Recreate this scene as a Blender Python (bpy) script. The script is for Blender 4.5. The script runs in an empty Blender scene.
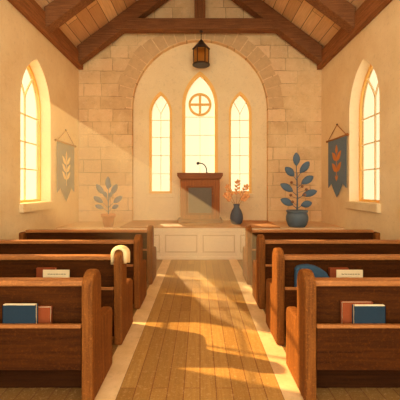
import bpy, bmesh, math, random
from mathutils import Vector, Matrix
random.seed(7)
S = bpy.context.scene
COL = S.collection
PI = math.pi

# ------------------------------------------------------------------ helpers
def lin(r, g, b):
    f = lambda c: (c/255/12.92) if c/255 <= .04045 else ((c/255+.055)/1.055)**2.4
    return (f(r), f(g), f(b), 1.0)

def link(name, bm, mat, parent=None, smooth=False, bevel=0.0):
    bmesh.ops.remove_doubles(bm, verts=bm.verts, dist=1e-5)
    bmesh.ops.recalc_face_normals(bm, faces=bm.faces)
    me = bpy.data.meshes.new(name)
    bm.to_mesh(me); bm.free()
    me.materials.append(mat)
    if smooth:
        for p in me.polygons: p.use_smooth = True
    o = bpy.data.objects.new(name, me)
    COL.objects.link(o)
    if parent: o.parent = parent
    if bevel:
        m = o.modifiers.new('bevel', 'BEVEL'); m.width = bevel; m.segments = 2
        m.limit_method = 'ANGLE'; m.angle_limit = math.radians(50)
    return o

def thing(name, label, cat, loc=(0, 0, 0), rz=0, group=None):
    o = bpy.data.objects.new(name, None); COL.objects.link(o)
    o.empty_display_size = .1
    o.location = loc; o.rotation_euler = (0, 0, rz)
    return tag(o, label, cat, group)

def tag(o, label, cat, group=None, kind=None):
    o['label'] = label; o['category'] = cat
    if group: o['group'] = group
    if kind: o['kind'] = kind
    return o

def struct(o, label=None, cat=None):
    o['kind'] = 'structure'
    if label: o['label'] = label
    if cat: o['category'] = cat
    return o

def box(bm, x0, x1, y0, y1, z0, z1):
    v = [bm.verts.new((x, y, z)) for z in (z0, z1) for y in (y0, y1) for x in (x0, x1)]
    for f in ((0, 2, 3, 1), (4, 5, 7, 6), (0, 1, 5, 4), (2, 6, 7, 3), (0, 4, 6, 2), (1, 3, 7, 5)):
        bm.faces.new([v[i] for i in f])

def boxo(name, dims, mat, parent=None, bevel=.004):
    bm = bmesh.new(); box(bm, *dims)
    return link(name, bm, mat, parent, bevel=bevel)

def prism(bm, pts, mapf, w0, w1):
    """closed 2D outline pushed from w0 to w1 through mapf(u, v, w)"""
    a = [bm.verts.new(mapf(u, v, w0)) for u, v in pts]
    b = [bm.verts.new(mapf(u, v, w1)) for u, v in pts]
    n = len(pts)
    bm.faces.new(a); bm.faces.new(b[::-1])
    for i in range(n):
        j = (i+1) % n
        bm.faces.new((a[i], b[i], b[j], a[j]))

def ring(bm, outer, inner, mapf, w0, w1):
    n = len(outer)
    L = [[bm.verts.new(mapf(u, v, w)) for u, v in p] for p in (outer, inner) for w in (w0, w1)]
    o0, o1, i0, i1 = L
    for i in range(n):
        j = (i+1) % n
        bm.faces.new((o0[i], o0[j], i0[j], i0[i])); bm.faces.new((o1[i], i1[i], i1[j], o1[j]))
        bm.faces.new((o0[i], o1[i], o1[j], o0[j])); bm.faces.new((i0[i], i0[j], i1[j], i1[i]))

def plate(bm, outer, holes, mapf, w0, w1):
    """wall slab with holes cut through it"""
    t = bmesh.new(); edges = []
    for loop in [outer]+holes:
        vs = [t.verts.new((u, v, 0)) for u, v in loop]
        for i in range(len(vs)):
            edges.append(t.edges.new((vs[i], vs[(i+1) % len(vs)])))
    bmesh.ops.triangle_fill(t, use_beauty=True, use_dissolve=False, edges=edges, normal=(0, 0, 1))
    t.verts.ensure_lookup_table(); t.verts.index_update()
    A = [bm.verts.new(mapf(v.co.x, v.co.y, w0)) for v in t.verts]
    B = [bm.verts.new(mapf(v.co.x, v.co.y, w1)) for v in t.verts]
    for f in t.faces:
        bm.faces.new([A[v.index] for v in f.verts])
        bm.faces.new([B[v.index] for v in reversed(f.verts)])
    for e in edges:
        i, j = e.verts[0].index, e.verts[1].index
        bm.faces.new((A[i], A[j], B[j], B[i]))
    t.free()

def tube(bm, pts, r, n=8, sq=None):
    """sweep a circle (or r-by-r2 rectangle when sq is given) along points"""
    pts = [Vector(p) for p in pts]
    rings = []
    up = None
    for i, p in enumerate(pts):
        d = (pts[min(i+1, len(pts)-1)]-pts[max(i-1, 0)]).normalized()
        if up is None:
            ref = Vector((0, 0, 1)) if abs(d.z) < .9 else Vector((1, 0, 0))
            up = (ref-d*ref.dot(d)).normalized()
        up = (up-d*up.dot(d)).normalized()
        s = d.cross(up)
        rr = r[i] if isinstance(r, (list, tuple)) else r
        rings.append([bm.verts.new(p+(up*math.cos(2*PI*k/n)+s*math.sin(2*PI*k/n))*rr) for k in range(n)])
    for a, b in zip(rings, rings[1:]):
        for k in range(n):
            bm.faces.new((a[k], a[(k+1) % n], b[(k+1) % n], b[k]))
    bm.faces.new(rings[0][::-1]); bm.faces.new(rings[-1])

def flatbar(bm, pts, width, w0, w1, mapf):
    """flat bar following 2D points, width across, from depth w0 to w1"""
    L, R = [], []
    n = len(pts)
    for i in range(n):
        a, b = pts[max(i-1, 0)], pts[min(i+1, n-1)]
        d = Vector((b[0]-a[0], b[1]-a[1])).normalized()
        nx, ny = -d.y*width/2, d.x*width/2
        L.append((pts[i][0]+nx, pts[i][1]+ny)); R.append((pts[i][0]-nx, pts[i][1]-ny))
    for i in range(n-1):
        prism(bm, [L[i], L[i+1], R[i+1], R[i]], mapf, w0, w1)

def lathe(bm, prof, n=32, c=(0, 0, 0)):
    rings = []
    for r, z in prof:
        if r < 1e-4:
            rings.append([bm.verts.new((c[0], c[1], c[2]+z))])
        else:
            rings.append([bm.verts.new((c[0]+r*math.cos(2*PI*k/n), c[1]+r*math.sin(2*PI*k/n), c[2]+z)) for k in range(n)])
    for a, b in zip(rings, rings[1:]):
        for k in range(n):
            p, q = a[k % len(a)], a[(k+1) % len(a)]
            s, t = b[k % len(b)], b[(k+1) % len(b)]
            f = []
            for v in (p, q, t, s):
                if v not in f: f.append(v)
            if len(f) > 2: bm.faces.new(f)

def ball(bm, c, r, sc=(1, 1, 1)):
    m = Matrix.Translation(c) @ Matrix.Diagonal((r*sc[0], r*sc[1], r*sc[2], 1))
    bmesh.ops.create_uvsphere(bm, u_segments=16, v_segments=10, radius=1, matrix=m)

def gothic(uc, half, v0, vs, va, n=12):
    """pointed arch outline, counter-clockwise from bottom left"""
    H = va-vs
    R = (half*half+H*H)/(2*half)
    pts = [(uc-half, v0), (uc+half, v0)]
    cx = uc+half-R
    a1 = math.atan2(H, uc-cx)
    for i in range(n+1):
        a = a1*i/n
        pts.append((cx+R*math.cos(a), vs+R*math.sin(a)))
    cx = uc-half+R
    for i in range(n-1, -1, -1):
        a = a1*i/n
        pts.append((cx-R*math.cos(a), vs+R*math.sin(a)))
    return pts

# ------------------------------------------------------------------ materials
def new_mat(name):
    m = bpy.data.materials.new(name); m.use_nodes = True
    nt = m.node_tree
    bsdf = nt.nodes['Principled BSDF']
    return m, nt, bsdf

def N(nt, t, **kw):
    n = nt.nodes.new(t)
    for k, v in kw.items():
        if k in n.inputs: n.inputs[k].default_value = v
        else: setattr(n, k, v)
    return n

def mixc(nt, fac, a, b, mode='MIX'):
    n = nt.nodes.new('ShaderNodeMix'); n.data_type = 'RGBA'; n.blend_type = mode
    for s, i in ((fac, 0), (a, 6), (b, 7)):
        if hasattr(s, 'is_output'): nt.links.new(s, n.inputs[i])
        else: n.inputs[i].default_value = s
    return n.outputs[2]

def ramp(nt, src, p0, p1, c0=(0, 0, 0, 1), c1=(1, 1, 1, 1)):
    n = nt.nodes.new('ShaderNodeValToRGB')
    n.color_ramp.elements[0].position = p0; n.color_ramp.elements[1].position = p1
    n.color_ramp.elements[0].color = c0; n.color_ramp.elements[1].color = c1
    nt.links.new(src, n.inputs[0]); return n.outputs[0]

def coords(nt, scale=(1, 1, 1), rot=(0, 0, 0)):
    t = nt.nodes.new('ShaderNodeTexCoord'); m = nt.nodes.new('ShaderNodeMapping')
    m.inputs['Scale'].default_value = scale; m.inputs['Rotation'].default_value = rot
    nt.links.new(t.outputs['Object'], m.inputs[0]); return m.outputs[0]

def noise(nt, vec, scale, detail=3, rough=.6):
    n = N(nt, 'ShaderNodeTexNoise'); n.inputs['Scale'].default_value = scale
    n.inputs['Detail'].default_value = detail; n.inputs['Roughness'].default_value = rough
    nt.links.new(vec, n.inputs['Vector']); return n.outputs['Fac']

def grain(nt, col, amt, scale, light=(1, .78, .45, 1)):
    v = coords(nt)
    f = noise(nt, v, scale, 2, .7)
    s = ramp(nt, f, .56, .68, (0, 0, 0, 1), (amt, amt, amt, 1))
    c = mixc(nt, s, col, light)
    d = ramp(nt, noise(nt, v, scale*.8, 2, .7), .30, .44, (amt*.6, amt*.6, amt*.6, 1), (0, 0, 0, 1))
    return mixc(nt, d, c, (.05, .02, .008, 1))

def wood(name, dark, light, axis='x', rough=.55, amt=.16, spec=.25, scale=1.0):
    m, nt, b = new_mat(name)
    sc = {'x': (1.2, 22, 22), 'y': (22, 1.2, 22), 'z': (22, 22, 1.2)}[axis]
    v = coords(nt, tuple(s*scale for s in sc))
    f = noise(nt, v, 1.6, 5, .65)
    c = ramp(nt, f, .3, .7, dark, light)
    big = noise(nt, coords(nt), 2.2, 2)
    c = mixc(nt, ramp(nt, big, .35, .7, (0, 0, 0, 1), (.35, .35, .35, 1)), c, dark)
    c = grain(nt, grain(nt, c, amt, 95, (light[0]*1.9, light[1]*1.9, light[2]*1.9, 1)), amt*.7, 38, (light[0]*2, light[1]*2.0, light[2]*1.9, 1))
    nt.links.new(c, b.inputs['Base Color'])
    b.inputs['Roughness'].default_value = rough
    b.inputs['Specular IOR Level'].default_value = spec
    bp = N(nt, 'ShaderNodeBump'); bp.inputs['Strength'].default_value = .15; bp.inputs['Distance'].default_value = .01
    nt.links.new(f, bp.inputs['Height']); nt.links.new(bp.outputs[0], b.inputs['Normal'])
    return m

def plain(name, col, rough=.7, amt=.1, scale=110, var=.25, spec=.2, light=None):
    m, nt, b = new_mat(name)
    f = noise(nt, coords(nt), 9, 4)
    c = mixc(nt, ramp(nt, f, .35, .7, (0, 0, 0, 1), (var, var, var, 1)), col, (col[0]*.6, col[1]*.58, col[2]*.55, 1))
    c = grain(nt, c, amt, scale, light or (min(1, col[0]*1.6+.03), min(1, col[1]*1.6+.03), min(1, col[2]*1.6+.02), 1))
    nt.links.new(c, b.inputs['Base Color'])
    b.inputs['Roughness'].default_value = rough
    b.inputs['Specular IOR Level'].default_value = spec
    return m

PL_A, PL_B = lin(242, 212, 160), lin(226, 188, 134)
def plaster(name, a=PL_A, b_=PL_B, amt=.12):
    m, nt, b = new_mat(name)
    v = coords(nt)
    c = ramp(nt, noise(nt, v, 1.3, 6, .65), .3, .72, b_, a)
    c = grain(nt, grain(nt, c, amt, 60, (.95, .74, .48, 1)), .13, 15, (1, .84, .56, 1))
    nt.links.new(c, b.inputs['Base Color']); b.inputs['Roughness'].default_value = .9
    b.inputs['Specular IOR Level'].default_value = .1
    return m

def stone_wall(name):
    m, nt, b = new_mat(name)
    t = nt.nodes.new('ShaderNodeTexCoord'); s = nt.nodes.new('ShaderNodeSeparateXYZ'); cmb = nt.nodes.new('ShaderNodeCombineXYZ')
    nt.links.new(t.outputs['Object'], s.inputs[0])
    nt.links.new(s.outputs[0], cmb.inputs[0]); nt.links.new(s.outputs[2], cmb.inputs[1])
    wob = noise(nt, cmb.outputs[0], 3, 2)
    add = nt.nodes.new('ShaderNodeVectorMath'); add.operation = 'MULTIPLY_ADD'
    nt.links.new(wob, add.inputs[0]); add.inputs[1].default_value = (.05, .05, 0); nt.links.new(cmb.outputs[0], add.inputs[2])
    br = nt.nodes.new('ShaderNodeTexBrick'); nt.links.new(add.outputs[0], br.inputs['Vector'])
    br.offset = .5; br.squash = .72; br.squash_frequency = 3
    br.inputs['Scale'].default_value = 1
    br.inputs['Brick Width'].default_value = .66; br.inputs['Row Height'].default_value = .34
    br.inputs['Mortar Size'].default_value = .013; br.inputs['Mortar Smooth'].default_value = .4
    br.inputs['Color1'].default_value = lin(233, 195, 146); br.inputs['Color2'].default_value = lin(190, 148, 100)
    br.inputs['Mortar'].default_value = lin(168, 126, 82); br.inputs['Bias'].default_value = -.25
    pl = ramp(nt, noise(nt, cmb.outputs[0], 1.6, 6, .65), .3, .72, PL_B, PL_A)
    msk = ramp(nt, noise(nt, cmb.outputs[0], .85, 3), .38, .60, (.08, .08, .08, 1), (.95, .95, .95, 1))
    c = mixc(nt, msk, pl, br.outputs[0])
    c = grain(nt, grain(nt, c, .12, 60, (.95, .74, .48, 1)), .16, 15, (1, .84, .56, 1))
    nt.links.new(c, b.inputs['Base Color']); b.inputs['Roughness'].default_value = .92
    b.inputs['Specular IOR Level'].default_value = .1
    return m

def floor_mat():
    m, nt, b = new_mat('floorboards')
    t = nt.nodes.new('ShaderNodeTexCoord'); s = nt.nodes.new('ShaderNodeSeparateXYZ'); cmb = nt.nodes.new('ShaderNodeCombineXYZ')
    nt.links.new(t.outputs['Object'], s.inputs[0])
    nt.links.new(s.outputs[1], cmb.inputs[0]); nt.links.new(s.outputs[0], cmb.inputs[1])
    br = nt.nodes.new('ShaderNodeTexBrick'); nt.links.new(cmb.outputs[0], br.inputs['Vector'])
    br.inputs['Scale'].default_value = 1; br.inputs['Brick Width'].default_value = 2.6; br.inputs['Row Height'].default_value = .128
    br.inputs['Mortar Size'].default_value = .004; br.offset = .37
    br.inputs['Color1'].default_value = lin(182, 136, 70); br.inputs['Color2'].default_value = lin(152, 108, 50)
    br.inputs['Mortar'].default_value = lin(128, 76, 38)
    g = noise(nt, coords(nt, (26, 1.3, 1)), 1.6, 5, .65)
    c = mixc(nt, ramp(nt, g, .35, .7, (0, 0, 0, 1), (.45, .45, .45, 1)), br.outputs[0], lin(130, 86, 38))
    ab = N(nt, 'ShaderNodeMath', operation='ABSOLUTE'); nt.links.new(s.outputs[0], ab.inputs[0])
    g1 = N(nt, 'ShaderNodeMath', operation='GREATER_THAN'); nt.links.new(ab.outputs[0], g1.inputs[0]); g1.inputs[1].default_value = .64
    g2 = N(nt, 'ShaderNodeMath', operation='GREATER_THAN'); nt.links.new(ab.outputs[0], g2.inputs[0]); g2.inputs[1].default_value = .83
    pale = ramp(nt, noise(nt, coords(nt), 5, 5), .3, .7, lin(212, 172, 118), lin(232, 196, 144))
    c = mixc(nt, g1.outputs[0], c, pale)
    dk = mixc(nt, .62, br.outputs[0], lin(96, 54, 26))  # boards beneath the pews darkened, their shade put into the colour
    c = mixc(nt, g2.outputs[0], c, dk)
    c = grain(nt, grain(nt, c, .14, 80, (.85, .6, .32, 1)), .18, 26, (.8, .52, .24, 1))
    nt.links.new(c, b.inputs['Base Color']); b.inputs['Roughness'].default_value = .6
    b.inputs['Specular IOR Level'].default_value = .12
    return m

def ceiling_mat():
    m, nt, b = new_mat('ceiling_boards')
    t = nt.nodes.new('ShaderNodeTexCoord'); s = nt.nodes.new('ShaderNodeSeparateXYZ'); cmb = nt.nodes.new('ShaderNodeCombineXYZ')
    nt.links.new(t.outputs['Object'], s.inputs[0])
    nt.links.new(s.outputs[1], cmb.inputs[0]); nt.links.new(s.outputs[0], cmb.inputs[1])
    br = nt.nodes.new('ShaderNodeTexBrick'); nt.links.new(cmb.outputs[0], br.inputs['Vector'])
    br.inputs['Scale'].default_value = 1; br.inputs['Brick Width'].default_value = 1.5; br.inputs['Row Height'].default_value = .235
    br.inputs['Mortar Size'].default_value = .006; br.offset = .4
    br.inputs['Color1'].default_value = lin(248, 208, 152); br.inputs['Color2'].default_value = lin(206, 156, 106)
    br.inputs['Mortar'].default_value = lin(92, 54, 28)
    c = mixc(nt, ramp(nt, noise(nt, coords(nt, (20, 1.3, 20)), 1.6, 5), .35, .7, (0, 0, 0, 1), (.4, .4, .4, 1)), br.outputs[0], lin(170, 120, 74))
    c = grain(nt, c, .14, 60, (.8, .56, .3, 1))
    nt.links.new(c, b.inputs['Base Color']); b.inputs['Roughness'].default_value = .8
    return m

def glass(name, tint, tl, fac=.25):
    m = bpy.data.materials.new(name); m.use_nodes = True
    nt = m.node_tree; nt.nodes.clear()
    out = nt.nodes.new('ShaderNodeOutputMaterial')
    tr = N(nt, 'ShaderNodeBsdfTransparent'); tr.inputs[0].default_value = tint
    tn = N(nt, 'ShaderNodeBsdfTranslucent')
    f = noise(nt, coords(nt), 3.5, 4)
    c = ramp(nt, f, .3, .7, tl, (min(1, tl[0]*1.1), min(1, tl[1]*1.08), min(1, tl[2]*1.05), 1))
    nt.links.new(c, tn.inputs[0])
    mx = N(nt, 'ShaderNodeMixShader'); mx.inputs[0].default_value = fac
    nt.links.new(tr.outputs[0], mx.inputs[1]); nt.links.new(tn.outputs[0], mx.inputs[2])
    nt.links.new(mx.outputs[0], out.inputs[0])
    return m

M = {}
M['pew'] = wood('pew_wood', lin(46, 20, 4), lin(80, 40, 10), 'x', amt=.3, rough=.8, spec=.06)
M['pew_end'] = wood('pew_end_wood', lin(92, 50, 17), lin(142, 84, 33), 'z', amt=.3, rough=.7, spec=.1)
M['pew_rail'] = wood('pew_rail_wood', lin(132, 78, 34), lin(184, 118, 60), 'x', amt=.25)  # paler than the pew wood, the lit rail top put into the colour
M['pew_kick'] = wood('pew_shadow_wood', lin(40, 18, 5), lin(64, 32, 10), 'x', rough=.85, spec=.05)  # darker pew wood, shade under the seats put into the colour
M['beam'] = wood('beam_wood_length', lin(96, 58, 30), lin(152, 100, 58), 'x', rough=.8, amt=.2)
M['beam_y'] = wood('beam_wood_plate', lin(118, 70, 34), lin(168, 110, 62), 'y', rough=.8, amt=.2)
M['beam_z'] = wood('beam_wood_post', lin(96, 58, 30), lin(148, 96, 56), 'z', rough=.8, amt=.2)
M['pulpit'] = wood('pulpit_wood', lin(126, 66, 14), lin(168, 96, 24), 'z')
M['pulpit_top'] = wood('pulpit_top_wood', lin(110, 58, 14), lin(150, 84, 22), 'x')
M['panel'] = plain('pulpit_panel', lin(110, 98, 84), amt=.12)
M['deck'] = wood('platform_boards', lin(160, 100, 50), lin(206, 142, 82), 'x', amt=.2)
M['cream_panel'] = plain('cream_paint', lin(232, 204, 166), amt=.1, scale=70, var=.12)
M['groove'] = plain('panel_moulding', lin(204, 168, 124), amt=.08)
M['plaster'] = plaster('plaster', lin(246, 224, 180), lin(232, 204, 154))
M['niche'] = plaster('niche_plaster', lin(244, 220, 174), lin(234, 206, 156))
M['stone'] = stone_wall('stone_blocks')
M['voussoir'] = plain('arch_stone', lin(214, 175, 126), rough=.9, amt=.12, scale=60, var=.3)
M['chancel'] = plaster('chancel_stone', lin(236, 204, 160), lin(218, 180, 134))
M['reveal'] = plaster('reveal_bright', lin(252, 234, 196), lin(246, 224, 180), amt=.06)  # paler than the walls, window light on the reveals put into the colour
M['frame'] = plain('window_frame_ochre', lin(250, 198, 112), amt=.08, var=.12)
M['muntin'] = plain('muntin_ochre', lin(255, 232, 180), amt=.05, var=.1)
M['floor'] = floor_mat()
M['ceil'] = ceiling_mat()
M['pane'] = glass('window_glass', (.60, .535, .455, 1), (.5, .45, .34, 1), .06)
M['amber'] = glass('amber_glass', (.95, .85, .66, 1), (.95, .72, .40, 1), .40)
M['iron'] = plain('black_iron', lin(58, 42, 32), rough=.5, amt=.1, var=.2)
M['black'] = plain('black_plastic', lin(34, 28, 26), rough=.5, amt=.03)
M['terracotta'] = plain('terracotta', lin(206, 126, 76), amt=.14)
M['soil'] = plain('soil', lin(70, 48, 34), amt=.2)
M['blueglaze'] = plain('blue_grey_glaze', lin(98, 112, 122), rough=.5, amt=.2)
M['vase'] = plain('slate_glaze', lin(88, 90, 96), rough=.5, amt=.16)
M['leaf_grey'] = plain('grey_green_leaf', lin(104, 118, 132), amt=.15, rough=.6)
M['leaf_blue'] = plain('slate_blue_leaf', lin(88, 107, 124), amt=.18, rough=.6)
M['stemg'] = plain('stem_brown_green', lin(112, 100, 78), amt=.1)
M['berry'] = plain('brown_berry', lin(150, 104, 74), amt=.1)
M['dried'] = plain('dried_orange_leaf', lin(234, 164, 102), amt=.15)
M['dstem'] = plain('dried_stem', lin(190, 136, 84), amt=.1)
M['banner'] = plain('slate_blue_cloth', lin(112, 130, 146), rough=.9, amt=.2, scale=80)
M['cream_emb'] = plain('cream_applique', lin(246, 226, 176), amt=.06, var=.1)
M['orange_emb'] = plain('orange_applique', lin(214, 136, 70), amt=.1, var=.15)
M['rod'] = plain('rod_wood', lin(170, 112, 58), amt=.1)
M['book_blue'] = plain('blue_book_cloth', lin(28, 47, 62), amt=.16, rough=.8)
M['book_red'] = plain('rust_book_cloth', lin(134, 62, 28), amt=.14, rough=.8)
M['pages'] = plain('paper', lin(246, 226, 186), amt=.06, var=.12)
M['leaflet'] = plain('leaflet_paper', lin(240, 216, 172), amt=.08, var=.12)
M['ink'] = plain('ink', lin(96, 66, 44), amt=.02)
M['cushion'] = plain('blue_cushion_cloth', lin(54, 78, 98), amt=.18, rough=.9)
M['cloth'] = plain('cream_highlight', lin(250, 220, 158), amt=.08, var=.12)  # highlight on the second left pew end, put into a colour

# ------------------------------------------------------------------ room
HW, YB, YF = 3.25, 8.70, -1.2        # half width, altar wall, open end behind the camera
EAVE, SL = 5.20, .75
RIDGE = EAVE+SL*HW
CH = .716                            # chancel height
NICHE_D = .16

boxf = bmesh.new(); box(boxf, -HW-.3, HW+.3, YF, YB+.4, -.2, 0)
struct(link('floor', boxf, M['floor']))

# side walls with a row of deep pointed windows
WH, WZ0, WZS, WZA = .605, 1.30, 3.22, 4.18
WINS = (6.48, 4.55)  # nearer pair unseen, added to let sun onto the right pew ends and aisle
mapL = lambda u, v, w: (-HW-w, u, v)
mapR = lambda u, v, w: (HW+w, u, v)
for side, mp in (('left', mapL), ('right', mapR)):
    bm = bmesh.new()
    plate(bm, [(YF, -.0), (YB+.35, -.0), (YB+.35, EAVE), (YF, EAVE)],
          [gothic(c, WH, WZ0, WZS, WZA) for c in WINS], mp, 0, .32)
    struct(link('wall_'+side, bm, M['plaster']))

# altar wall with a round-headed niche
mapB = lambda u, v, w: (u, YB+w, v)
gable = [(-HW-.32, 0), (HW+.32, 0), (HW+.32, EAVE), (0, RIDGE+.25), (-HW-.32, EAVE)]
NR, NZ = 1.82, 3.75
niche = [(-NR, .40), (NR, .40)]+[(NR*math.cos(a), NZ+NR*math.sin(a)) for a in [PI*i/40 for i in range(41)]]
bm = bmesh.new(); plate(bm, gable, [niche], mapB, 0, NICHE_D)
struct(link('wall_back', bm, M['stone']))
mapN = lambda u, v, w: (u, YB+NICHE_D+w, v)
bw = [(0, .485, 1.45, 3.86, 4.78, .082), (-1.075, .312, 1.45, 3.62, 4.23, .062), (1.095, .312, 1.45, 3.62, 4.23, .062)]
bm = bmesh.new()
plate(bm, [(-2.3, .2), (2.3, .2), (2.3, 5.9), (-2.3, 5.9)],
      [gothic(c, h, z0, zs, za) for c, h, z0, zs, za, t in bw], mapN, .001, .34)
struct(link('wall_niche', bm, M['niche']))

# voussoir ring round the niche head: separate wedges, slightly proud
bm = bmesh.new()
nst = 23
for i in range(nst):
    a0 = PI*i/nst+.006; a1 = PI*(i+1)/nst-.006
    r0, r1 = NR+.02, NR+.44+random.uniform(-.05, .05)
    pts = []
    for k in range(4):
        a = a0+(a1-a0)*k/3; pts.append((r0*math.cos(a), NZ+r0*math.sin(a)))
    for k in range(3, -1, -1):
        a = a0+(a1-a0)*k/3; pts.append((r1*math.cos(a), NZ+r1*math.sin(a)))
    prism(bm, pts, mapB, -.008, .01)
struct(link('trim_1', bm, M['voussoir'], bevel=.006))

# windows
def bars(bm, mp, uc, half, z0, zs, za, w0, w1, width, rows, y_from=None):
    """one upright, cross bars and a forked head"""
    fork = y_from if y_from else zs
    flatbar(bm, [(uc, z0), (uc, fork)], width, w0, w1, mp)
    for r in rows:
        flatbar(bm, [(uc-half, r), (uc+half, r)], width, w0, w1, mp)
    H = za-zs
    for s in (-1, 1):
        pts = []
        for k in range(7):
            t = k/6
            pts.append((uc+s*half*.62*math.sin(t*PI/2)**1.0*(.35+.65*t), fork+(H*.62)*t))
        flatbar(bm, pts, width, w0, w1, mp)

wn = 0
def window(mp, uc, half, z0, zs, za, w, fw, rows, reveal, sill, cross=False, fork=None, label=None):
    global wn
    wn += 1
    root = bpy.data.objects.new('window_%d' % wn, None); COL.objects.link(root); root.empty_display_size = .1
    root.location = mp(uc, z0, 0)
    off = Vector(root.location)
    loc = lambda u, v, w_: tuple(Vector(mp(u, v, w_))-off)
    struct(root, label, 'window')
    outer = gothic(uc, half, z0, zs, za)
    if reveal:
        inn = gothic(uc, half-.012, z0+.012, zs, za-.016)
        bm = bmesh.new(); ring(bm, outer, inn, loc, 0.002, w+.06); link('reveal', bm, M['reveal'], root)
        outer = inn; half -= .012; z0 += .012; za -= .016
    gh, gz0, gza = half-fw, z0+fw, za-fw*1.35
    inner = gothic(uc, gh, gz0, zs, gza)
    bm = bmesh.new(); ring(bm, outer, inner, loc, (w-.03) if reveal else -.012, w+.04); link('frame', bm, M['frame'], root)
    bm = bmesh.new(); prism(bm, gothic(uc, gh+.004, gz0-.004, zs, gza+.004), loc, w+.004, w+.010)
    link('pane', bm, M['pane'], root)
    bm = bmesh.new()
    mw = .022 if reveal else .012
    if cross:
        cz, cr = zs+.03, .285
        flatbar(bm, [(uc, gz0), (uc, cz-cr)], .009, w-.01, w+.02, loc)
        for r in rows: flatbar(bm, [(uc-gh, r), (uc+gh, r)], .009, w-.01, w+.02, loc)
        link('muntin_bars', bm, M['muntin'], root)
        bm = bmesh.new()
        circ = lambda r: [(uc+r*math.cos(2*PI*k/48), cz+r*math.sin(2*PI*k/48)) for k in range(48)]
        ring(bm, circ(cr+.03), circ(cr-.03), loc, w-.022, w+.03)
        flatbar(bm, [(uc, cz-cr), (uc, cz+cr)], .066, w-.02, w+.028, loc)
        flatbar(bm, [(uc-cr, cz), (uc+cr, cz)], .06, w-.018, w+.026, loc)
        link('cross_roundel', bm, M['frame'], root)
    else:
        bars(bm, loc, uc, gh, gz0, zs, gza, w-.01, w+.02, mw, rows, fork)
        link('muntin_bars', bm, M['muntin'], root)
    if sill:
        bm = bmesh.new(); prism(bm, [(uc-half-sill[0], z0-sill[1]), (uc+half+sill[0], z0-sill[1]), (uc+half+sill[0], z0+.004), (uc-half-sill[0], z0+.004)], loc, -sill[2], w+.02)
        link('sill', bm, M['plaster'] if reveal else M['niche'], root, bevel=.01)
    return root

c, h, z0, zs, za, t = bw[0]
window(mapN, c, h, z0, zs, za, .07, t, (1.95, 2.5, 3.05, 3.55), False, (.05, .09, .05), cross=True, label='tall middle lancet window with cross roundel behind the pulpit')
for q in (1, 2):
    c, h, z0, zs, za, t = bw[q]
    window(mapN, c, h, z0, zs, za, .07, t, (1.99, 2.49, 2.99, 3.46), False, (.06, .11, .06), fork=zs,
           label='narrow lancet window in the altar niche, %s the vase' % ('on the far side from' if q == 1 else 'above'))
for mp, nm in ((mapL, 'left'), (mapR, 'right')):
    for k, c in enumerate(WINS):
        window(mp, c, WH, WZ0, WZS, WZA, .24, .05, (1.98, 2.52, 3.06), True, (.04, .16, .07), fork=3.42,
               label='deep pointed window in the %s wall, %s' % (nm, 'beside the blue banner' if k == 0 else 'added out of view, nearer than the banner'))

# ceiling: two board slopes
bm = bmesh.new()
for s in (-1, 1):
    prism(bm, [(s*(HW+.35), EAVE-.35*SL), (0, RIDGE), (0, RIDGE+.15), (s*(HW+.35), EAVE-.35*SL+.15)], lambda u, v, w: (u, w, v), YF, YB+.38)
struct(link('ceiling', bm, M['ceil']))
# timber plates along the wall heads
for k, s in enumerate((-1, 1)):
    bm = bmesh.new(); box(bm, *(sorted((s*(HW-.13), s*(HW-.002)))), YF, YB-.002, 4.76, 5.15)
    struct(link('trim_%d' % (2+k), bm, M['beam_y'], bevel=.01))

# roof trusses
def truss(y, label):
    t = thing('roof_truss', label, 'roof truss', (0, y, 4.7), group='roof trusses')
    th = .44; D = .26
    mp = lambda u, v, w: (u, w, v-4.7)
    for s in (-1, 1):
        e = HW-.10
        zb = lambda x: EAVE-.02-th+SL*(HW-abs(x))
        bm = bmesh.new()
        prism(bm, [(s*e, zb(e)), (s*.0, zb(0)), (s*.0, zb(0)+th), (s*e, zb(e)+th)], mp, 0, D)
        o = link('rafter', bm, M['beam'], t, bevel=.012)
    bm = bmesh.new()
    xe = lambda z: HW-(z-(EAVE-th))/SL+.12
    prism(bm, [(-xe(5.66), 5.66), (xe(5.66), 5.66), (xe(5.95), 5.95), (-xe(5.95), 5.95)], mp, -.03, D-.05)
    link('tie_beam', bm, M['beam'], t, bevel=.012)
    bm = bmesh.new(); prism(bm, [(-.14, 5.95), (.14, 5.95), (.14, RIDGE-th+.05), (-.14, RIDGE-th+.05)], mp, .02, D-.07)
    link('king_post', bm, M['beam_z'], t, bevel=.012)
    return t
truss(8.34, 'dark timber roof truss against the altar wall, the lantern hanging from its tie beam')
truss(6.56, 'dark timber roof truss nearer the viewer, only its sloping rafters showing')

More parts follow.
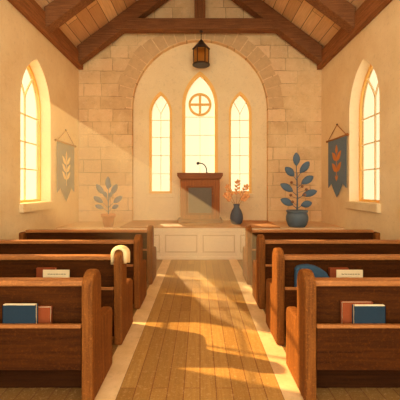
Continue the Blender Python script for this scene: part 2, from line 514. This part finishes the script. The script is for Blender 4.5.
# ------------------------------------------------------------------ chancel
bm = bmesh.new(); box(bm, -HW, HW, 7.30, YB, 0, CH-.012)
box(bm, -NR+.002, NR-.002, YB-.001, YB+NICHE_D, .41, CH-.012)
struct(link('floor_chancel', bm, M['chancel']))
PLW = 1.79
pt = thing('altar_platform', 'raised wooden platform with cream panelled front carrying the pulpit', 'platform', (0, 7.27, 0))
boxo('deck', (-PLW, PLW, -.03, 1.42, CH-.012, CH+.022), M['deck'], pt)
boxo('front_board', (-PLW+.02, PLW-.02, 0, .03, 0, CH-.012), M['cream_panel'], pt)
boxo('cornice', (-PLW+.005, PLW-.005, -.022, 0, CH-.10, CH-.014), M['cream_panel'], pt, .01)
boxo('plinth', (-PLW+.005, PLW-.005, -.016, 0, 0, .07), M['cream_panel'], pt, .006)
for i in range(4):
    xc = -1.255+.84*i-.005
    mp = lambda u, v, w: (u, w, v)
    R_ = lambda e: [(xc-.36+e, .16+e), (xc+.36-e, .16+e), (xc+.36-e, .555-e), (xc-.36+e, .555-e)]
    bm = bmesh.new(); ring(bm, R_(0), R_(.022), mp, -.012, 0)
    link('moulding', bm, M['groove'], pt)
    bm = bmesh.new(); prism(bm, R_(.06), mp, -.006, 0); link('raised_field', bm, M['cream_panel'], pt)

# pulpit
PZ = CH+.022
pu = thing('pulpit', 'brown wooden pulpit with framed panel standing on the platform', 'pulpit', (0, 8.0, PZ))
boxo('base', (-.55, .55, -.05, .52, 0, .10), M['pulpit_top'], pu, .012)
boxo('body', (-.485, .485, 0, .48, .10, 1.09), M['pulpit'], pu, .01)
bm = bmesh.new(); prism(bm, [(-.5, 1.08), (.5, 1.08), (.56, 1.16), (.56, 1.235), (-.56, 1.235), (-.56, 1.16)], lambda u, v, w: (u, w, v), -.06, .54)
link('top', bm, M['pulpit_top'], pu, bevel=.01)
mp = lambda u, v, w: (u, w, v)
R_ = lambda e: [(-.335+e, .20+e), (.335-e, .20+e), (.335-e, .92-e), (-.335+e, .92-e)]
bm = bmesh.new(); ring(bm, R_(0), R_(.05), mp, -.022, .0); link('panel_frame', bm, M['pulpit_top'], pu, bevel=.008)
bm = bmesh.new(); prism(bm, R_(.05), mp, -.006, .0); o = link('panel', bm, M['panel'], pu); o['label'] = 'grey slate panel'

mc = thing('microphone', 'black gooseneck microphone on top of the pulpit', 'microphone', (.17, 8.2, PZ+1.235))
bm = bmesh.new(); lathe(bm, [(0, 0), (.04, 0), (.036, .016), (.012, .022), (0, .022)], 20); link('base', bm, M['black'], mc, True)
bm = bmesh.new()
pts = [(-.0-.19*(k/9)**2.2, 0, .02+.235*math.sin(k/9*PI/2)) for k in range(10)]
tube(bm, pts, .013, 8); link('gooseneck', bm, M['black'], mc, True)
bm = bmesh.new()
e = Vector(pts[-1]); tube(bm, [e+Vector((.01, 0, 0)), e+Vector((-.015, 0, .0)), e+Vector((-.05, -.01, -.01)), e+Vector((-.065, -.012, -.013))], [.016, .036, .036, .02], 12)
link('head', bm, M['black'], mc, True)

# ------------------------------------------------------------------ plants
def leafbm(bm, base, tip, width, nrm=(0, -1, 0), curl=.12):
    """pointed oval leaf with a raised midrib fold and real thickness"""
    b, t = Vector(base), Vector(tip); d = t-b; L = d.length; d.normalize()
    n = Vector(nrm); n = (n-d*n.dot(d)).normalized(); s = d.cross(n)
    prof = [(0, .02), (.10, .42), (.26, .80), (.46, 1.0), (.64, .96), (.80, .74), (.92, .42), (1, .03)]
    for side in (0,):
        top, bot = [], []
        for u, wv in prof:
            c_ = b+d*(u*L)+n*(curl*L*math.sin(u*PI)*.6)
            row = [c_+s*(width/2*wv*k)-n*(abs(k)*width*.10) for k in (-1, -.5, 0, .5, 1)]
            top.append([bm.verts.new(p+n*.003) for p in row]); bot.append([bm.verts.new(p-n*.003) for p in row])
        for a in range(len(prof)-1):
            for k in range(4):
                bm.faces.new((top[a][k], top[a][k+1], top[a+1][k+1], top[a+1][k]))
                bm.faces.new((bot[a][k], bot[a+1][k], bot[a+1][k+1], bot[a][k+1]))
            bm.faces.new((top[a][0], top[a+1][0], bot[a+1][0], bot[a][0]))
            bm.faces.new((top[a][4], bot[a][4], bot[a+1][4], top[a+1][4]))
        bm.faces.new(top[0]+bot[0][::-1]); bm.faces.new(top[-1][::-1]+bot[-1])

# right plant: px -> metres about the pot axis at scale 1/43.9
rp = thing('potted_plant', 'tall slate blue leafy plant in a round blue-grey pot beside the right wall', 'potted plant', (2.24, 7.50, CH-.012))
bm = bmesh.new()
lathe(bm, [(0, 0), (.17, 0), (.215, .05), (.25, .16), (.252, .23), (.235, .30), (.215, .325), (.235, .335), (.245, .36), (.24, .385), (.215, .385), (.20, .33), (0, .33)], 40)
link('pot', bm, M['blueglaze'], rp, True)
bm = bmesh.new(); lathe(bm, [(0, .332), (.198, .332), (.15, .35), (0, .356)], 24); link('soil', bm, M['soil'], rp, True)
bm = bmesh.new(); tube(bm, [(0, 0, .33), (.008, 0, .7), (-.005, 0, 1.1), (-.02, -.0, 1.46)], [.02, .016, .012, .006], 8)
RL = [((-.02, 1.40), (-.035, 1.71), .16), ((-.0, 1.12), (-.29, 1.37), .17), ((0, 1.18), (.25, 1.50), .17),
      ((.0, .95), (.36, 1.17), .17), ((0, .78), (-.40, .99), .17), ((0, .70), (.43, .83), .16),
      ((0, .48), (-.39, .64), .17), ((0, .48), (.32, .56), .16)]
for (bx, bz), (tx, tz), w in RL[1:]:
    mx, mz = bx+(tx-bx)*.38, bz+(tz-bz)*.30
    tube(bm, [(bx, 0, bz-.06), ((bx+mx)/2, -.02, (bz-.06+mz)/2+.0), (mx, -.03, mz)], [.009, .007, .005], 6)
BR = [(-.14, 1.02), (.10, .93), (-.16, .73), (.16, .74), (.20, .86), (-.12, .58)]
for x, z in BR:
    tube(bm, [(0, 0, z-.08), (x*.6, -.03, z-.04), (x, -.05, z)], .004, 5)
link('stem', bm, M['leaf_blue'], rp, True)
for i, ((bx, bz), (tx, tz), w) in enumerate(RL):
    mx, mz = bx+(tx-bx)*.24, bz+(tz-bz)*.18
    if i == 0: mx, mz = bx, bz
    bm = bmesh.new(); leafbm(bm, (mx, -.03, mz), (tx, -.06-.02*(i % 3), tz), w*1.0, (random.uniform(-.25, .25), -1, random.uniform(.0, .35)))
    link('leaf', bm, M['leaf_blue'], rp, True)
for x, z in BR:
    bm = bmesh.new(); ball(bm, (x, -.055, z), .034); link('berry', bm, M['berry'], rp, True)

lp = thing('potted_plant', 'small grey-blue leafy plant in a terracotta pot beside the left wall', 'potted plant', (-2.115, 7.50, CH-.012))
bm = bmesh.new()
lathe(bm, [(0, 0), (.10, 0), (.135, .20), (.142, .225), (.165, .225), (.17, .30), (.148, .30), (.138, .26), (0, .26)], 36)
link('pot', bm, M['terracotta'], lp, True)
bm = bmesh.new(); lathe(bm, [(0, .262), (.136, .262), (.1, .275), (0, .28)], 24); link('soil', bm, M['soil'], lp, True)
bm = bmesh.new(); tube(bm, [(0, 0, .26), (.004, 0, .6), (0, 0, .92)], [.013, .010, .005], 8)
LL = [((0, .86), (-.0, 1.16), .105), ((0, .66), (-.26, .98), .11), ((0, .66), (.22, .98), .11), ((0, .5), (-.33, .70), .11), ((0, .5), (.33, .70), .11),
      ((0, .40), (-.28, .50), .09), ((0, .40), (.24, .50), .09), ((0, .62), (-.09, .82), .08), ((0, .62), (.09, .80), .08), ((0, .86), (.05, 1.0), .08)]
for (bx, bz), (tx, tz), w in LL[1:]:
    mx, mz = bx+(tx-bx)*.38, bz+(tz-bz)*.30
    tube(bm, [(bx, 0, bz-.06), ((bx+mx)/2, -.015, (bz-.06+mz)/2), (mx, -.02, mz)], [.007, .005, .004], 6)
link('stem', bm, M['leaf_grey'], lp, True)
for i, ((bx, bz), (tx, tz), w) in enumerate(LL):
    mx, mz = bx+(tx-bx)*.36, bz+(tz-bz)*.28
    if i == 0: mx, mz = bx, bz
    bm = bmesh.new(); leafbm(bm, (mx, -.02, mz), (tx, -.04-.02*(i % 3), tz), w*1.12, (random.uniform(-.25, .25), -1, random.uniform(.0, .35)))
    link('leaf', bm, M['leaf_grey'], lp, True)

# vase and its dried sprigs
VX, VY = .875, 7.78
vs = thing('vase', 'slate grey vase standing on the platform beside the pulpit', 'vase', (VX, VY, PZ))
bm = bmesh.new()
lathe(bm, [(0, 0), (.10, 0), (.135, .04), (.156, .13), (.15, .22), (.115, .32), (.075, .385), (.066, .42), (.078, .465), (.088, .48), (.078, .48), (.058, .425), (.06, .39), (.1, .3), (.12, .15), (.09, .03), (0, .02)], 36)
link('body', bm, M['vase'], vs, True)
SPR = [((0, 0), (.02, 1.02), 'upright middle dried orange sprig rising highest from the vase'),
       ((-.012, .01), (-.21, .90), 'dried orange sprig leaning from the vase towards the pulpit, higher of that pair'),
       ((.012, .01), (.22, .91), 'dried orange sprig leaning from the vase away from the pulpit, higher of that pair'),
       ((-.02, -.015), (-.24, .70), 'low dried orange sprig drooping from the vase towards the pulpit'),
       ((.02, -.015), (.22, .68), 'low dried orange sprig drooping from the vase away from the pulpit')]
for i, ((ox, oy), (tx, tz), lab) in enumerate(SPR):
    sp = thing('dried_sprig', lab, 'dried sprig', (VX+ox, VY+oy, PZ+.10), group='dried sprigs in the vase')
    P = [Vector((0, 0, 0)), Vector((ox*.6, 0, .34)), Vector((tx*.45, -.01, .34+(tz-.44)*.42)), Vector((tx, -.03, tz-.10))]
    bm = bmesh.new(); tube(bm, P, [.006, .006, .005, .003], 6); link('stem', bm, M['dstem'], sp, True)
    top, mid = P[3], P[2]
    d = (top-mid)
    for k, (u, sd) in enumerate(((.05, 1), (.15, -1), (.3, 1), (.42, -1), (.56, 1), (.68, -1), (.82, 1), (.88, -1), (.92, 0))):
        b = mid+d*u
        ang = math.atan2(d.z, d.x)+sd*.75
        L = .08+.015*(u < .9)
        bm = bmesh.new(); leafbm(bm, b, b+Vector((math.cos(ang)*L, -.015*(k % 3), math.sin(ang)*L)), .054, (.2*sd, -1, .2))
        link('leaf', bm, M['dried'], sp, True)

# ------------------------------------------------------------------ lantern
ln = thing('lantern', 'black iron lantern with amber panes hanging from the tie beam', 'lantern', (.03, 8.20, 4.72))
Z0 = 0
hexa = lambda r, z: [(r*math.cos(PI/6+k*PI/3+PI/6), r*math.sin(PI/6+k*PI/3+PI/6), z) for k in range(6)]
bm = bmesh.new(); lathe(bm, [(0, .02), (.20, .02), (.225, .03), (.225, .055), (.20, .07), (0, .07)], 24); link('base', bm, M['iron'], ln)
bm = bmesh.new()
for k in range(6):
    a = k*PI/3+PI/3
    p = Vector((math.cos(a)*.19, math.sin(a)*.19, .07)); q = Vector((math.cos(a)*.20, math.sin(a)*.20, .45))
    tube(bm, [p, q], .015, 6)
ringr = [(.205*math.cos(k*PI/3), .205*math.sin(k*PI/3), .445) for k in range(7)]
tube(bm, ringr, .014, 6)
link('frame', bm, M['iron'], ln)
for k in range(6):
    a0, a1 = k*PI/3, (k+1)*PI/3
    bm = bmesh.new()
    q = [bm.verts.new((r*math.cos(a), r*math.sin(a), z)) for z, r0 in ((.07, .182), (.44, .192)) for r in (r0, r0-.006) for a in (a0, a1)]
    # indices: 0..3 bottom (outer a0,a1, inner a0,a1), 4..7 top
    for f in ((0, 1, 5, 4), (2, 6, 7, 3), (0, 4, 6, 2), (1, 3, 7, 5), (0, 2, 3, 1), (4, 5, 7, 6)):
        bm.faces.new([q[i] for i in f])
    link('pane', bm, M['amber'], ln)
bm = bmesh.new(); lathe(bm, [(.0, .44), (.225, .44), (.235, .455), (.10, .60), (.035, .68), (.02, .70), (0, .70)], 6); link('roof', bm, M['iron'], ln)
bm = bmesh.new(); lathe(bm, [(0, .07), (.03, .07), (.03, .2), (0, .21)], 12); link('candle', bm, M['pages'], ln)
bm = bmesh.new(); tube(bm, [(0, 0, .69), (0, 0, .915)], .010, 6)
lathe(bm, [(0, .898), (.05, .90), (.04, .9155), (0, .9155)], 12)
link('hanging_rod', bm, M['iron'], ln)
ln.location.y = 8.41; ln.location.z = 4.745

# ------------------------------------------------------------------ banners on the side walls
def banner(sd, yn, yf, ztop, emb, label):
    """hung flat on a side wall; sd -1 left, +1 right"""
    W = yf-yn; yc = (yn+yf)/2
    t = thing('wall_banner', label, 'banner', (sd*(HW-.012), yc, ztop), group='banners on the side walls')
    mp = lambda u, v, w: (-sd*w, u, v)     # w away from the wall
    h = W/2
    out = [(-h, 0), (-h, -1.16), (-h*.62, -1.05), (-h*.45, -1.16), (0, -1.38), (h*.45, -1.16), (h*.62, -1.05), (h, -1.16), (h, 0)]
    bm = bmesh.new(); plate(bm, out, [], mp, .012, .020); link('cloth', bm, M['banner'], t)
    bm = bmesh.new(); tube(bm, [mp(-h-.07, .01, .02), mp(h+.07, .01, .02)], .02, 10)
    ball(bm, mp(-h-.07, .01, .02), .03); ball(bm, mp(h+.07, .01, .02), .03)
    link('rod', bm, M['rod'], t, True)
    bm = bmesh.new(); tube(bm, [mp(-h, .02, .02), mp(0, .33, .01), mp(h, .02, .02)], .009, 6); link('cord', bm, M['rod'], t)
    bm = bmesh.new(); ball(bm, mp(0, .335, .008), .02); link('nail', bm, M['iron'], t)
    bm = bmesh.new()
    mt = M['cream_emb'] if emb == 'leaf' else M['orange_emb']
    def lf(b, e, wd):
        b, e = Vector(b), Vector(e); d = e-b; L = d.length; d.normalize(); s = Vector((-d.y, d.x))
        L1 = []; L2 = []
        for u in (0, .2, .45, .7, .9, 1):
            q = wd/2*math.sin(PI*u**.85)
            p = b+d*L*u; L1.append((p.x+s.x*q, p.y+s.y*q)); L2.append((p.x-s.x*q, p.y-s.y*q))
        prism(bm, L1+L2[-2:0:-1], mp, .020, .0245)
    flatbar(bm, [(0, -1.0), (0, -.32)], .024, .020, .024, mp)
    if emb == 'leaf':
        lf((0, -.40), (0, -.18), .10)
        for z in (-.50, -.68, -.86):
            for s in (-1, 1):
                lf((s*.02, z), (s*.24, z+.20), .11)
    else:
        lf((0, -.36), (0, -.14), .14)
        for z in (-.52, -.78):
            for s in (-1, 1):
                lf((s*.015, z), (s*.25, z+.22), .15)
        for s in (-1, 1): lf((0, -.99), (s*.07, -.86), .05)
    link('emblem', bm, mt, t)
    return t
banner(-1, 7.33, 8.32, 2.66, 'leaf', 'slate blue banner with a cream leafy branch hanging on the left wall')
banner(1, 7.16, 8.16, 2.76, 'wheat', 'slate blue banner with an orange leafy stalk hanging on the right wall')

# ------------------------------------------------------------------ pews
PH = 1.115                        # half length
def make_pew(sd):
    """sd -1: left of the aisle, +1: right; the tall rounded end stands at the aisle"""
    t = thing('church_pew', '', 'pew', (0, 0, 0), group='church pews')
    prof = [(0, 0), (0, .86)]
    for k in range(1, 12):
        a = PI-PI*k/12; prof.append((.115+.115*math.cos(a), .86+.115*math.sin(a)))
    arm = [(.23, .585), (.25, .56), (.49, .55), (.54, .53), (.56, .485), (.56, 0)]
    low = [(.04, 0), (.04, .86), (.20, .86)]
    for s in (-1, 1):
        bm = bmesh.new()
        x0, x1 = sorted((s*PH, s*(PH-.088)))
        prism(bm, (low if s == sd else prof+[(.23, .86)])+arm, lambda u, v, w: (w, u, v), x0, x1)
        link('end_panel', bm, M['pew_end'], t, bevel=.022)
    i = PH-.088
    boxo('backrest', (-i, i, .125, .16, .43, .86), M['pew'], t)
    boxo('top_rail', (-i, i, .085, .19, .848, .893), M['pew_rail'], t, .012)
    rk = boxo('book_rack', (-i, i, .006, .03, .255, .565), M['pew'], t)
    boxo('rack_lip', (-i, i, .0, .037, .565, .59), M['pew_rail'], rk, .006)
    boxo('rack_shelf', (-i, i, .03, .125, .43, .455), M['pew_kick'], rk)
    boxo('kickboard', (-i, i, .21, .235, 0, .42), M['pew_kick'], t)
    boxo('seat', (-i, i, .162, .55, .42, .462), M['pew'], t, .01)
    return t

def dup(root, loc, label):
    r = root.copy(); COL.objects.link(r); r.location = loc; r['label'] = label
    for ch in list(root.children):
        c_ = ch.copy(); COL.objects.link(c_); c_.parent = r
        for g in list(ch.children):
            d_ = g.copy(); COL.objects.link(d_); d_.parent = c_
    return r
PY = [2.39, 3.29, 4.27, 5.36]
rowtxt = ['nearest the viewer, blue book in its rack',
          'second from the viewer, leaflet in its rack',
          'third from the viewer, rack empty',
          'last before the altar platform']
for s, nm, XC in ((-1, 'left of the aisle, ', -.79-PH), (1, 'right of the aisle, ', .775+PH)):
    for k in range(4):
        lab = 'brown wooden pew '+nm+rowtxt[k]
        if k == 0:
            proto = make_pew(s); proto.location = (XC, PY[k], 0); proto['label'] = lab
        else:
            dup(proto, (XC, PY[k], 0), lab)

# ------------------------------------------------------------------ books
def book(cover, w, t_, h, loc, label, name='hymn_book', flip=1, rz=0, cat='book', grp='books in the pew racks'):
    """flat face to the viewer, spine on the -x*flip side"""
    o = thing(name, label, cat, loc, rz, grp)
    bm = bmesh.new(); e = .004
    box(bm, -w/2, w/2, 0, e, 0, h); box(bm, -w/2, w/2, t_-e, t_, 0, h)
    x0, x1 = sorted((-flip*w/2, -flip*(w/2-e)))
    box(bm, x0, x1, 0, t_, 0, h)
    link('cover', bm, M[cover], o)
    x0, x1 = sorted((-flip*(w/2-e), flip*(w/2-.008)))
    boxo('pages', (x0, x1, e, t_-e, .006, h+.004 if cover == 'book_blue' else h-.006), M['pages'], o, 0)
    return o
zb = .455
y1 = PY[0]
book('book_blue', .25, .036, .268, (-1.352, y1+.037, zb), 'blue hymn book facing out in the nearest left pew rack', flip=1)
book('book_red', .20, .036, .238, (-1.238, y1+.078, zb), 'rust orange hymn book half behind the blue one in the nearest left pew', flip=1)
book('book_blue', .235, .036, .262, (1.27, y1+.037, zb), 'blue hymn book facing out in the nearest right pew rack', flip=-1)
book('book_red', .235, .036, .276, (1.20, y1+.078, zb), 'rust orange hymn book half behind the blue one in the nearest right pew', flip=-1)
y2 = PY[1]
def leaflet(cx, label):
    o = thing('leaflet', label, 'leaflet', (cx, y2+.04, zb), 0, 'leaflets in the second pew racks')
    boxo('sheet', (-.135, .135, 0, .012, 0, .305), M['leaflet'], o, .002)
    bm = bmesh.new()
    x = -.085
    while x < .085:
        L = random.uniform(.012, .026)
        mp = lambda u, v, w: (u, w, v)
        pts = [(x+L*q/4, .262+.0035*(-1)**q) for q in range(5)]
        flatbar(bm, pts, .005, -.0015, .0005, mp)
        x += L+.007
    link('scribbled_line', bm, M['ink'], o)
leaflet(-1.475, 'cream leaflet with a line of script in the second left pew rack')
leaflet(1.535, 'cream leaflet with a line of script in the second right pew rack')
book('book_red', .20, .030, .318, (-1.592, y2+.065, zb), 'rust orange hymn book behind the leaflet in the second left pew', flip=1)
book('book_red', .20, .030, .318, (1.437, y2+.065, zb), 'rust orange hymn book behind the leaflet in the second right pew', flip=1)

# blue cushion tucked in the second right rack
cu = thing('cushion', 'blue rounded cushion tucked into the second right pew rack', 'cushion', (1.155, y2+.078, zb))
bm = bmesh.new()
pts = [(-.165, 0), (.165, 0), (.165, .16)]
for k in range(9):
    a = PI*.5*k/8; pts.append((.165-.33*math.sin(a)*.5-.0, .20+.085*math.sin(a)))
pts = [(-.175, 0), (.175, 0), (.178, .23), (.15, .272), (.10, .31), (.03, .342), (-.04, .356), (-.10, .352), (-.15, .338), (-.175, .31)]
prism(bm, pts, lambda u, v, w: (u, w, v), -.036, .036)
o = link('cover', bm, M['cushion'], cu, bevel=.02)
bm = bmesh.new(); tube(bm, [(x, -.037, z) for x, z in ((-.13, .02), (-.13, .15), (-.128, .33))], .004, 6); link('piping', bm, M['book_blue'], cu, True)

# cream cap added as the highlight on the second left pew end
cl = thing('pew_end_highlight', 'cream highlight shaped as a cap over the rounded end of the second left pew', 'cloth', (-.834, y2+.115, .86))
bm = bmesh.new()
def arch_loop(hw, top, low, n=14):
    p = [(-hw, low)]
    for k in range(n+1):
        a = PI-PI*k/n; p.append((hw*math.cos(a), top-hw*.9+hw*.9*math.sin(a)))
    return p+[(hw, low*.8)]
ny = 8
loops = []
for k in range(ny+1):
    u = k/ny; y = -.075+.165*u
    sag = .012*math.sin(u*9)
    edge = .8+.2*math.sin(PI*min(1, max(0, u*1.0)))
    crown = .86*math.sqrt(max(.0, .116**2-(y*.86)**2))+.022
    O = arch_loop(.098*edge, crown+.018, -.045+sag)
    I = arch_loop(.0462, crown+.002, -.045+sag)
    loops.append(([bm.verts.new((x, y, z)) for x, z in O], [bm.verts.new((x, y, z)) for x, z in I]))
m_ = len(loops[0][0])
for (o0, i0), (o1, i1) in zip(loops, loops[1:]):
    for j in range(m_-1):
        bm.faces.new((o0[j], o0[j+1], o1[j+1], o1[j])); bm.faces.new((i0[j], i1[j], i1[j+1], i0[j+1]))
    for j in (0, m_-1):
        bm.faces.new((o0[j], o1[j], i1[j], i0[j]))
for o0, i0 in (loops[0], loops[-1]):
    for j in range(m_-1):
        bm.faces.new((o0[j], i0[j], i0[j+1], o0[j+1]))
link('highlight_cap', bm, M['cloth'], cl, True)

# ------------------------------------------------------------------ sunlight and a haze volume shaped as its beam
SUN = Vector((1, -.35, -.64)).normalized()
bm = bmesh.new()
ol = [(WINS[0]-WH+.05, WZ0+.05), (WINS[0]+WH-.05, WZ0+.05), (WINS[0]+WH-.05, 3.48), (WINS[0]-WH+.05, 3.48)]  # haze cut to the beam's shape, stopped low for a sharp top edge
a = [bm.verts.new((-HW+.005, u, v)) for u, v in ol]
b_ = []
for u, v in ol:
    t_ = (v-.004)/.64
    b_.append(bm.verts.new((-HW+.005+t_, u-.35*t_, .004)))
bm.faces.new(a); bm.faces.new(b_[::-1])
for i in range(len(ol)):
    j = (i+1) % len(ol); bm.faces.new((a[i], b_[i], b_[j], a[j]))
hz = bpy.data.materials.new('beam_haze'); hz.use_nodes = True
nt = hz.node_tree; nt.nodes.clear()
out = nt.nodes.new('ShaderNodeOutputMaterial'); vsn = nt.nodes.new('ShaderNodeVolumeScatter')
vsn.inputs['Color'].default_value = (1, .80, .46, 1); vsn.inputs['Density'].default_value = .235
vsn.inputs['Anisotropy'].default_value = 0.0
nt.links.new(vsn.outputs[0], out.inputs['Volume'])
hzo = link('sunbeam_haze', bm, hz)
tag(hzo, 'pale shaft of sunlight shaped as haze, slanting down from the left window', 'sunbeam', kind='stuff')

sl = bpy.data.lights.new('sun', 'SUN'); sl.energy = 20; sl.angle = math.radians(.7); sl.color = (1, .88, .54)
so = bpy.data.objects.new('sun', sl); COL.objects.link(so)
so.rotation_euler = SUN.to_track_quat('-Z', 'Y').to_euler(); so.location = (-8, 9, 8)

SUN2 = Vector((.30, -1, -.75)).normalized()  # added second sun, throws the bright bands down the aisle
sl2 = bpy.data.lights.new('added_aisle_sun', 'SUN'); sl2.energy = 12; sl2.angle = math.radians(.8); sl2.color = (1, .92, .58)
so2 = bpy.data.objects.new('added_aisle_sun', sl2); COL.objects.link(so2)
so2.rotation_euler = SUN2.to_track_quat('-Z', 'Y').to_euler(); so2.location = (-2, 14, 8)

w = bpy.data.worlds.new('world'); S.world = w; w.use_nodes = True
bg = w.node_tree.nodes['Background']
bg.inputs[0].default_value = (1, .95, .77, 1); bg.inputs[1].default_value = 2.2

# ------------------------------------------------------------------ camera
cd = bpy.data.cameras.new('camera'); cam = bpy.data.objects.new('camera', cd); COL.objects.link(cam)
cam.location = (0, 0, 1.6); cam.rotation_euler = (PI/2, 0, 0)
cd.sensor_width = 36; cd.lens = 36*325/400; cd.shift_y = -12/400; cd.clip_start = .05
S.camera = cam

S.view_settings.view_transform = 'Standard'; S.view_settings.look = 'None'
S.view_settings.gamma = 1; S.view_settings.exposure = 0.75; S.view_settings.use_curve_mapping = False
cy = S.cycles
cy.max_bounces = 10; cy.diffuse_bounces = 6; cy.transparent_max_bounces = 16; cy.volume_bounces = 2
cy.use_denoising = True
cy.caustics_reflective = False; cy.caustics_refractive = False
